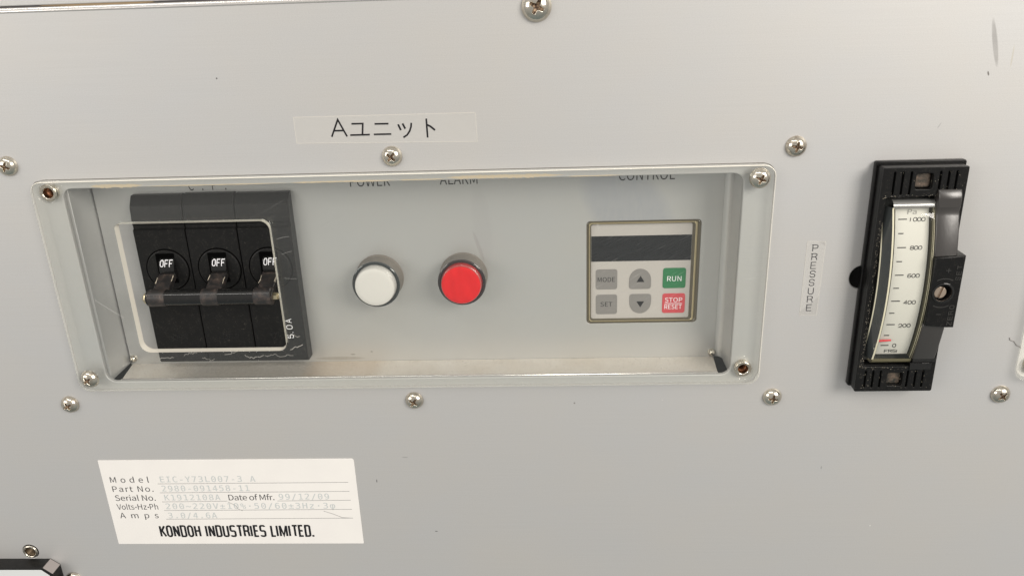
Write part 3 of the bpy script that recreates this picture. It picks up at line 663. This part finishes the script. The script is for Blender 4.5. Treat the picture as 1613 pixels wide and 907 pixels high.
for s, x0, y0, x1, y1, mm in KEYS:
    b = MB(); pts = rrect(x0, y0, x1, y1, 3.4, 5) if s not in ('up', 'down') else dome(x0, y0, x1, y1, s == 'up')
    b.prism(pts, -64.5, -63.9, .25); k = mk('key', b, mm, kp); k['label'] = {'MODE': 'grey MODE key', 'up': 'grey key with up arrow', 'RUN': 'green RUN key', 'SET': 'grey SET key', 'down': 'grey key with down arrow', 'STOP': 'red STOP RESET key'}[s]
    b = MB(); pz = -63.75
    if s == 'MODE': put_text(b, s, 65.6, 89.6, 408.2, 6.7, pz, 1, .008)
    elif s == 'SET': put_text(b, s, 69.6, 86.2, 445.3, 6.7, pz, 1, .008)
    elif s == 'RUN': put_text(b, s, 161.8, 181.5, 408.8, 7.3, pz)
    elif s == 'STOP':
        put_text(b, 'STOP', 159.7, 183.9, 440.2, 6.6, pz, 1, .004); put_text(b, 'RESET', 159.3, 183.6, 450.7, 6.6, pz, 1, .004); b.ribbon([(159.2, 442.2), (183.9, 442.5)], .8, pz)
    elif s == 'up': b.add([(119.5, 409.4, pz), (130.5, 409.4, pz), (125, 400, pz)], [(0, 1, 2)])
    else: b.add([(120.0, 438.4, pz), (125.4, 447.5, pz), (130.8, 438.4, pz)], [(0, 1, 2)])
    mk('legend', b, 'white_ink' if s in ('RUN', 'STOP') else 'ink', k, smooth=0)

# ---------------------------------------------------------------- stick-on labels and the nameplate
b = MB(); b.prism([(-314, 159), (-88.3, 159.3), (-87.4, 195.3), (-313.8, 191.9)], 0.0, 0.3, 0)
ul = mk('unit_label', b, 'tape', None, (-200, 177, 0)); tag(ul, 'clear label tape reading A unit in Japanese above the long cover', 'label')
b = MB(); w_ = 2.1
def st(pts, k, wd=w_): b.ribbon(pts, wd, .42+.05*k)
st([(-268.6, 184.6), (-258.9, 163.6), (-249.3, 184.6)], 0); st([(-265.3, 177.1), (-252.6, 177.1)], 1)
st([(-242.3, 169.2), (-228.2, 169.2), (-229.8, 182)], 0); st([(-245.2, 183), (-220.7, 183)], 1)
st([(-213.6, 170), (-196.3, 170.2)], 0); st([(-215.7, 182.9), (-193.9, 183)], 0)
st([(-184.4, 171.3), (-181.6, 178.6)], 0, 2.3); st([(-178.9, 170.4), (-175.9, 177)], 0, 2.3)
st([(-168.0, 169.9), (-168.6, 174.5), (-170.6, 179.6), (-174, 184.4), (-179.2, 187.6)], 0)
st([(-149.1, 165.2), (-149.0, 188.5)], 0); st([(-148.8, 172.6), (-144.5, 174.9), (-139.2, 179.6)], 1, 2.3)
mk('lettering', b, 'ink', ul, smooth=0)
b = MB()
for pts in ([(-313.6, 159.4), (-88.6, 159.6)], [(-88.2, 160), (-87.7, 195)], [(-313.5, 191.6), (-88, 195)], [(-313.8, 159.6), (-313.6, 191.4)]): b.ribbon(pts, .7, .36+.01*len(b.f))
mk('tape_edge', b, 'tape_edge', ul, smooth=0)

b = MB(); b.prism([(327.6, 333), (351.2, 333.8), (349.6, 436), (327, 435.8)], 0, .3)
pl = mk('pressure_label', b, 'tape', None, (339, 384, 0)); tag(pl, 'narrow clear label with PRESSURE lettered downwards beside the gauge', 'label')
b = MB()
for i, ch in enumerate('PRESSURE'):
    y = 347.2+i*11.77; put_strokes(b, ch, 335.4, y-.5, 8.6, 8, 6.4, 1.0, .42, .4, .28)
mk('lettering', b, 'ink_grey', pl, smooth=0)
b = MB()
for pts in ([(327.8, 333.3), (351, 334.1)], [(351, 334.4), (349.4, 435.7)], [(327.3, 435.6), (349.2, 435.8)], [(327.8, 333.6), (327.3, 435.3)]): b.ribbon(pts, .5, .36+.01*len(b.f))
mk('tape_edge', b, 'tape_edge', pl, smooth=0)

b = MB(); b.prism(rrect(-672, 651.2, -290.3, 801.6, (1, 4, 1, 1), 4), 0, .6, .15)
npl = mk('nameplate', b, 'paper', None, (-481, 726, 0)); tag(npl, 'white maker nameplate with faded typed entries at the lower left', 'nameplate')
z = .72
b = MB(); C0 = 9.8
for s, x0, x1, y, sp in (('Model', -660.4, -601.5, 690, 'auto'), ('Part No.', -660.3, -597.8, 706.1, 'auto'), ('Serial No.', -659.6, -597.7, 722.1, 'auto'), ('Volts', -660, -633.6, 738.0, 1.0), ('Hz', -628, -614.2, 738, 1.0), ('Ph', -609.4, -596.8, 738, 1.0), ('Amps', -658.8, -599.2, 753.7, 'auto'), ):
    put_text(b, s, x0, x1, y, C0, z, sp, .014)
for dx_ in (-630.8, -611.8): b.add([(x, y, z) for x, y in circ(dx_, 734, 1.15, 10)], [tuple(range(10))[::-1]])
mk('printed_lettering', b, 'ink_grey', npl, smooth=0)
b = MB(); put_text(b, 'Date of Mfr.', -486, -416.7, 722.1, C0, z, 'auto', .014); mk('date_lettering', b, 'ink_grey', npl, smooth=0)
b = MB()
for s, x0, x1, y in (('EIC-Y73L007-3 A', -584.3, -440.6, 689.6), ('2980-091458-11', -584.5, -452, 705.7), ('K1912108A', -583.6, -498.6, 721.7), ('99/12/09', -409.6, -334, 721.2), ('200~220V±10%·50/60±3Hz·3φ', -584.5, -326.6, 737.4), ('3.0/4.6A', -583.8, -509, 754.1)):
    put_text(b, s, x0, x1, y, 10.0, z, 1.15, .002, MONO)
mk('typed_lettering', b, 'ink_faint', npl, smooth=0)
b = MB()
for x0, x1, y in ((-589.1, -302.4, 692.4), (-588.9, -302.4, 708.2), (-588.6, -488.8, 724.4), (-412.6, -302.2, 723.7), (-588.3, -302, 740), (-588.1, -302, 755.8)): b.ribbon([(x0, y), (x1, y-.8)], .75, z)
mk('ruled_lines', b, 'ink_line', npl, smooth=0)
b = MB(); put_strokes(b, 'KONDOH INDUSTRIES LIMITED.', -601.2, 787.4, 19.0, 10.95, 6.6, 3.2, z, .34, .11, wids={'I': (0, 4.85), ' ': (0, 6.2), 'M': (9.8, 14.2), '.': (0, 4), 'T': (7.0, 10.2), 'L': (5.4, 8.6), 'E': (5.6, 9.5), 'K': (7.0, 10.4), 'S': (6.6, 10.6)}); mk('maker_lettering', b, 'ink', npl, smooth=0)
b = MB(); b.ribbon([(-488, 725), (-478, 731), (-474, 738), (-468, 741)], .6, z+.06); b.ribbon([(-345, 742), (-330, 748), (-318, 754), (-303, 755)], .7, z+.06); 
sk = mk('scratches', b, 'ink_line', npl, smooth=0); sk['kind'] = 'stuff'

# ---------------------------------------------------------------- pressure gauge
g = thing('pressure_gauge', 'black edgewise pressure gauge with curved scale and red pointer', 'pressure gauge', (450, 384, 0))
flank = lambda: None
GO = rrect(407.6, 270, 470, 499, 2, 3); SQ1 = rrect(440, 241.7, 460.3, 261.4, 3, 4); SQ2 = rrect(441, 508.4, 461, 527.8, 3, 4)
sheet('base_flange', [rrect(398, 230.5, 506, 537.1, 3, 4), rrect(412, 275, 466, 495, 2, 3)], 0.05, 8, 1.2, ['gauge_black'], g)
OUT = rrect(400.6, 234.2, 500.6, 535.4, 2, 3)
sheet('base_body', [OUT, GO, SQ1, SQ2], 8, 22.6, .5, ['gauge_black'], g)
gr = []
for x in (414.4, 424.2, 434.1, 468.4, 478.2, 487.4): gr.append(rrect(x-1.3, 239.2, x+1.3, 268, 1.2, 3))
for x in (412.6, 422.3, 432, 467, 477, 486.6): gr.append(rrect(x-1.3, 505, x+1.3, 530, 1.2, 3))
sheet('base_front', [rrect(400.4, 234, 500.8, 535.6, 2, 3), GO, SQ1, SQ2]+gr, 22.7, 27, .7, ['gauge_black'], g)
for (cx, cy) in ((450.5, 251.6), (451.2, 518.2)):
    b = MB(); b.prism(rrect(cx-9.4, cy-9.2, cx+9.4, cy+9.2, 3, 4), 8, 21, 1.5); mk('mounting_nut', b, 'nut', g) if 'nut' in M else None
    if 'nut' not in M:
        M['nut'] = principled('dull_olive_nut', (0.085, 0.08, 0.07), 0.45, 0.5)
        L(M['nut'], ramp(M['nut'], noise(M['nut'], (350, 350, 350), 1, 5, .7), [(0.4, (0.04, 0.04, 0.035)), (0.65, (0.22, 0.16, 0.12))]), bsdf(M['nut']).inputs['Base Color']); mk('mounting_nut', b, 'nut', g)
YC, HALF, SAG = 387.0, 101.0, 18.0
RA = (HALF**2+SAG**2)/(2*SAG)
def arc(y, p_end, sag=SAG):
    R_ = (HALF**2+sag**2)/(2*sag); t = max(-HALF, min(HALF, y-YC))
    return p_end+math.sqrt(R_*R_-t*t)-(R_-sag)
NS = 40
ys = [YC-HALF-2.6]+[YC-HALF+2*HALF*i/NS for i in range(NS+1)]
X0, X1 = 417.2, 467.6
# case behind the glass
b = MB()
b.box(411, 470, 276, 497, 8.1, 9.5); mk('case_floor', b, 'rim_dark', g) if 'rim_dark' in M else None
M['rim_dark'] = principled('dark_case', (0.03, 0.032, 0.03), 0.3)
if not [o for o in g.children if o.name.startswith('case_floor')]: mk('case_floor', b, 'rim_dark', g)
def yfront(y): return arc(y, 28.5)
gl = MB()
front0 = [(X0+1.6, y, yfront(y)) for y in ys]; front1 = [(X1-1.6, y, yfront(y)) for y in ys]
n = len(ys)
gl.add(front0+front1, [(i, i+1, n+i+1, n+i) for i in range(n-1)])
glass = mk('gauge_glass', gl, 'glass', g, smooth=80)
# rims: cream strips paint the bright refraction lines on each long side, and the rounded ends
def side(mb, x, xf, drop, t):
    a = [(x, y, yfront(y)-drop) for y in ys]; c = [(x, y, yfront(y)-1.2) for y in ys]; d = [(xf, y, yfront(y)) for y in ys]
    f1 = [(i, i+1, n+i+1, n+i) for i in range(n-1)]
    if t: f1 = [q[::-1] for q in f1]
    mb.add(a+c, f1, 0); mb.add(c+d, f1, 1)
b = MB(); XL = 409.0
q0 = [(XL, y, yfront(y)-15) for y in ys]; q1 = [(XL+1.0, y, yfront(y)-13.6) for y in ys]; q2 = [(X0-.3, y, yfront(y)-1.0) for y in ys]; q3 = [(X0+1.4, y, yfront(y)) for y in ys]; q4 = [(X0+1.4, y, yfront(y)-9) for y in ys]
fs_ = [(i, i+1, n+i+1, n+i) for i in range(n-1)]
b.add(q0+q1, fs_, 1); b.add(q1+q2, fs_, 0); b.add(q2+q3, fs_, 1); b.add(q3+q4, fs_, 2)
mk('glass_rim', b, ['rim_dark_gloss', 'rim_cream', 'black_gloss'], glass, smooth=50)
b = MB(); side(b, X1, X1-1.3, 19, True)
b.add([(X1-.35, y, yfront(y)-4.5) for y in ys]+[(X1-.35, y, yfront(y)-6) for y in ys], fs_, 1)
mk('glass_rim', b, ['rim_olive', 'rim_cream'], glass, smooth=50)
M['end_gloss'] = principled('glossy_glass_end', (0.26, 0.26, 0.25), 0.16, 0.5)
def glass_end(yo, sgn):
    b = MB(); R = []
    for k in range(9):
        a = math.pi/2*k/8; r = 8.0
        yy = yo-sgn*r*math.sin(a); pp = 28.5-r+r*math.cos(a)
        R.append([(X0+.3, yy, pp), (X1-.3, yy, pp)])
    R.append([(X0+.3, yo-sgn*8, 10), (X1-.3, yo-sgn*8, 10)])
    vs = [v for r_ in R for v in r_]; fs = [(2*i, 2*i+1, 2*i+3, 2*i+2) for i in range(len(R)-1)]
    b.add(vs, fs if sgn > 0 else [f[::-1] for f in fs]); return b
mk('glass_end', glass_end(YC-HALF-2.6, 1), 'end_gloss', glass, smooth=60)
mk('glass_end', glass_end(YC+HALF-1, -1), 'rim_olive', glass, smooth=60)
# scale
def ps(y): return arc(y, 20.0)
XS0, XS1 = 423.2, 463.6
sy = [286+(483-286)*i/36 for i in range(37)]
b = MB(); q = len(sy)
b.add([(XS0, y, ps(y)) for y in sy]+[(XS1, y, ps(y)) for y in sy]+[(XS0, y, ps(y)-.6) for y in sy]+[(XS1, y, ps(y)-.6) for y in sy],
      [(i, q+i, q+i+1, i+1) for i in range(q-1)]+[(2*q+i, 2*q+i+1, 3*q+i+1, 3*q+i) for i in range(q-1)]+[(i, i+1, 2*q+i+1, 2*q+i) for i in range(q-1)]+[(q+i, 3*q+i, 3*q+i+1, q+i+1) for i in range(q-1)])
M['scale_white'] = principled('cream_scale', (0.60, 0.595, 0.575), 0.5)
sc_pl = mk('scale_plate', b, 'scale_white', g, smooth=80)
def sc_(y): # scale position measured on the plate
    return y
def on_scale(mb):      # the print was measured on a flat sheet 30 units out; lay it on the arched plate
    for i, (x, y, p) in enumerate(mb.v):
        k = 1.0
        for _ in range(4): k = (1-ps(y*k)/1000)/.97
        mb.v[i] = (x*k, y*k, ps(y*k)+.3+p)
b = MB()
for x0, x1, y in ((424.3, 434.7, 297.3), (426.8, 433, 315.5), (428, 438.6, 333.7), (429.5, 436.4, 352), (430.2, 440.7, 370), (430.5, 437.5, 387.5), (430.3, 441.1, 405), (429.9, 436.3, 421.5), (428.8, 439, 437.4), (427.4, 434, 452.5), (425.2, 435, 466.6)):
    h = .7; b.add([(x0, y-h, 0), (x1, y-h, 0), (x1, y+h, 0), (x0, y+h, 0)], [(0, 3, 2, 1)])
on_scale(b); tk_ = mk('tick_marks', b, 'ink_grey', sc_pl, smooth=0); tk_['kind'] = 'stuff'
b = MB()
for t_, x0, x1, y in (('1000', 438.4, 456.8, 297.8), ('800', 443.4, 458.3, 334.2), ('600', 445.5, 460.6, 371), ('400', 445.7, 461, 407), ('200', 443.6, 459.1, 439), ('0', 439.8, 444.7, 467)):
    n0 = 3 if t_ != '0' else 1; w0 = 4.1; x0 += .45; x1 -= .45
    if t_ == '1000': put_strokes(b, '1', x0, y+2.4, 4.8, 4, 0, .85, 0); x0 += 3.6
    ad = (x1-x0-w0)/2 if n0 == 3 else 5
    put_strokes(b, t_[-n0:], x0, y+2.4, 4.8, ad, w0, .85, 0, .5, .42)
put_strokes(b, 'FR51', 430.8, 476.8, 3.9, 5.2, 3.9, .75, 0, .45, .3)
on_scale(b); mk('scale_lettering', b, 'ink_grey', sc_pl, smooth=0)
b = MB(); put_text(b, 'Pa', 434.1, 444.9, 291, 6.2, 0); on_scale(b); mk('unit_lettering', b, 'ink_line', sc_pl, smooth=0)
b = MB(); yN = 459.0; b.tube([(416.5, yN+.5, ps(yN)+3.0), (424, yN+.2, ps(yN)+3), (436.2, yN-.4, ps(yN)+3)], [1.5, 1.5, 1.2], 10); M['needle'] = principled('red_pointer', (0.62, 0.03, 0.045), 0.4); mk('pointer', b, 'needle', g)
M['smoked'] = principled('smoked_plastic', (0.030, 0.027, 0.025), 0.3, spec=0.8)
bump(M['smoked'], noise(M['smoked'], (90, 90, 40), 1, 4), .35, .0006)
# side flap with the zero screw
def flap_p(y): return 27.2+ (arc(y, 4.0, 16) if abs(y-YC) < HALF else 4)
yf = [262, 263, 265, 268]+[272+(486-272)*i/40 for i in range(41)]
pf_ = []
for y in yf:
    pv = 27.2+min(1, max(0, (y-261)/9))**.6*6 if y < 286 else flap_p(y)
    pv = max(pv, 27.3) if y < 286 else max(flap_p(y), 31)
    pf_.append(min(pv, 32) if 343 < y < 430 else pv)
XA, XB = 467.8, 495.6
R = []
for y, p in zip(yf, pf_):
    R.append([(XA, y, 20), (XA, y, p-1.6), (XA+.5, y, p-.5), (XA+1.8, y, p), (XB-1.8, y, p), (XB-.5, y, p-.5), (XB, y, p-1.6), (XB, y, 20)])
b = MB(); b.loft([r_[::-1] for r_ in R], 0, True, True); flap = mk('side_flap', b, 'smoked', g, smooth=50)
b = MB(); b.box(468.5, 498.5, 486, 491, 27, 31, .8); b.box(467, 494.5, 493.5, 503, 27, 29, .6); mk('flap_foot', b, 'black_gloss', g)
ZB = 48.5
zc = (483.2, 387.6)
sheet('zero_boss', [[(467.9, 343), (470, 341.2), (503.8, 339.5), (503.5, 434.5), (495, 434.5), (470, 432), (467.9, 430)], circ(zc[0], zc[1], 10.4, 36)], 25, ZB, 1.3, ['gauge_black'], g)
b = MB(); b.lathe(zc[0], zc[1], [(13.6, ZB-.5), (13.2, ZB+.9), (12.4, ZB+1.3), (10.9, ZB+1.2), (10.4, ZB+.2), (10.4, ZB-14)], 44, 0, False); b.lathe(zc[0], zc[1], [(10.4, ZB-13), (.01, ZB-13)], 30); mk('screw_collar', b, 'black_gloss', g)
zs = (481.6, 388.3)
M['zero_steel'] = principled('dull_brass', (0.42, 0.34, 0.27), 0.35, 0.7)
b = MB()
for sg in (-1, 1):
    pts = []
    for k in range(15):
        a = math.radians(-84+168*k/14); pts.append((.9+6.6*math.cos(a)*1.0, 7.4*math.sin(a)))
    ang = math.radians(72)
    pts = [(sg*x, y) for x, y in pts]
    rt = [(zs[0]+x*math.sin(ang)-0-y*math.cos(ang)*-1*0-y*math.cos(ang), zs[1]+x*math.cos(ang)*-1*-1*0+x*math.cos(ang)+y*math.sin(ang)) for x, y in pts]
    b.prism(rt, ZB-12, ZB-3, .7)
b.lathe(zs[0], zs[1], [(7.2, ZB-12), (7.2, ZB-5.5), (.01, ZB-5.5)], 30)
mk('zero_screw', b, 'zero_steel', g)
M['embossed'] = principled('raised_black', (0.03, 0.029, 0.027), 0.3, spec=0.6)
b = MB(); zt = ZB+.45
put_strokes(b, 'SET', 500.8, 371, 5.2, 7.4, 4.6, .9, zt, .45, .3, rot=(500.8, 371))
put_strokes(b, 'ZERO', 499.5, 431, 5.2, 7.4, 4.6, .9, zt, .45, .3, rot=(499.5, 431))
put_strokes(b, '+', 482.5, 361, 6, 7, 6, .9, zt); put_strokes(b, '-', 479, 419, 6, 7, 6, .9, zt)
for sg in (-1, 1):
    b.ribbon([(zc[0]+19*math.cos(a), zc[1]+sg*19*math.sin(a)) for a in [math.radians(60+6*k) for k in range(11)]], 1.1, zt)
mk('raised_lettering', b, 'embossed', g, smooth=0)
# loose dust along the gauge window
b = MB()
for i in range(260):
    k = random.random()
    if k < .45: x, y, p = random.uniform(404, 413), random.uniform(300, 495), 27.35
    elif k < .8: x, y, p = random.uniform(405, 470), random.choice((270, 500))+random.gauss(0, 1.6), 27.35
    else: x, y, p = random.uniform(404, 496), random.uniform(240, 268) if random.random() < .5 else random.uniform(506, 531), 27.3
    if 407.6 < x < 470 and 270 < y < 499: x = 407.2-random.random()*4
    r = random.uniform(.2, .6); a = random.uniform(0, 6)
    b.add([(x+r*math.cos(a+t), y+r*math.sin(a+t), p+.02*i/260) for t in (0, 2.1, 4.2)]+[(x, y, p+r*.8)], [(0, 1, 3), (1, 2, 3), (2, 0, 3)])
du = mk('dust_specks', b, 'dust', g, smooth=0); du['kind'] = 'stuff'

# ---------------------------------------------------------------- black box at the lower left corner
bx_ = thing('meter_box', 'black box with pale glossy front at the lower left corner', 'meter', (-950, 980, 0))
o_ = [(-1160, 829.5), (-786.7, 829.5), (-774.2, 840.5), (-774.2, 1130), (-1160, 1130)]
b = MB(); b.prism(o_, 0.1, 22.5, .8); hs = mk('housing', b, 'black', bx_, smooth=30)
b = MB(); b.prism([(-1150, 832.5), (-790, 832.5), (-779, 843), (-779, 1120), (-1150, 1120)], 22.5, 23.2, .3); M['pale_glass'] = principled('pale_front', (0.60, 0.62, 0.62), 0.15); mk('front_window', b, 'pale_glass', bx_)
b = MB(); b.add([(-786.9, 829.2, 1), (-774.0, 840.4, 1), (-774.0, 840.4, 22), (-786.9, 829.2, 22)], [(0, 3, 2, 1)]); M['lit_chamfer'] = principled('lit_grey_corner', (0.30, 0.27, 0.26), 0.6); mk('lit_corner', b, 'lit_chamfer', bx_, smooth=0)  # chamfer painted pale grey for the light falling on it from above

# ---------------------------------------------------------------- a hair stuck to the panel
b = MB(); hp = [(603.8, 472.2), (604.8, 475.5), (607, 476.6), (610.1, 477.5), (612, 480), (614.3, 483.2), (617, 484.8), (619.8, 485.5), (621.8, 488.2)]
b.tube([(x, y, .5+.2*(i % 2)) for i, (x, y) in enumerate(hp)], .38, 6)
M['hair'] = principled('grey_hair', (0.22, 0.20, 0.19), 0.6)
hr = mk('hair_strand', b, 'hair', None, (612, 480, 0), smooth=60); tag(hr, 'thin grey hair stuck to the panel near the right edge', 'hair')
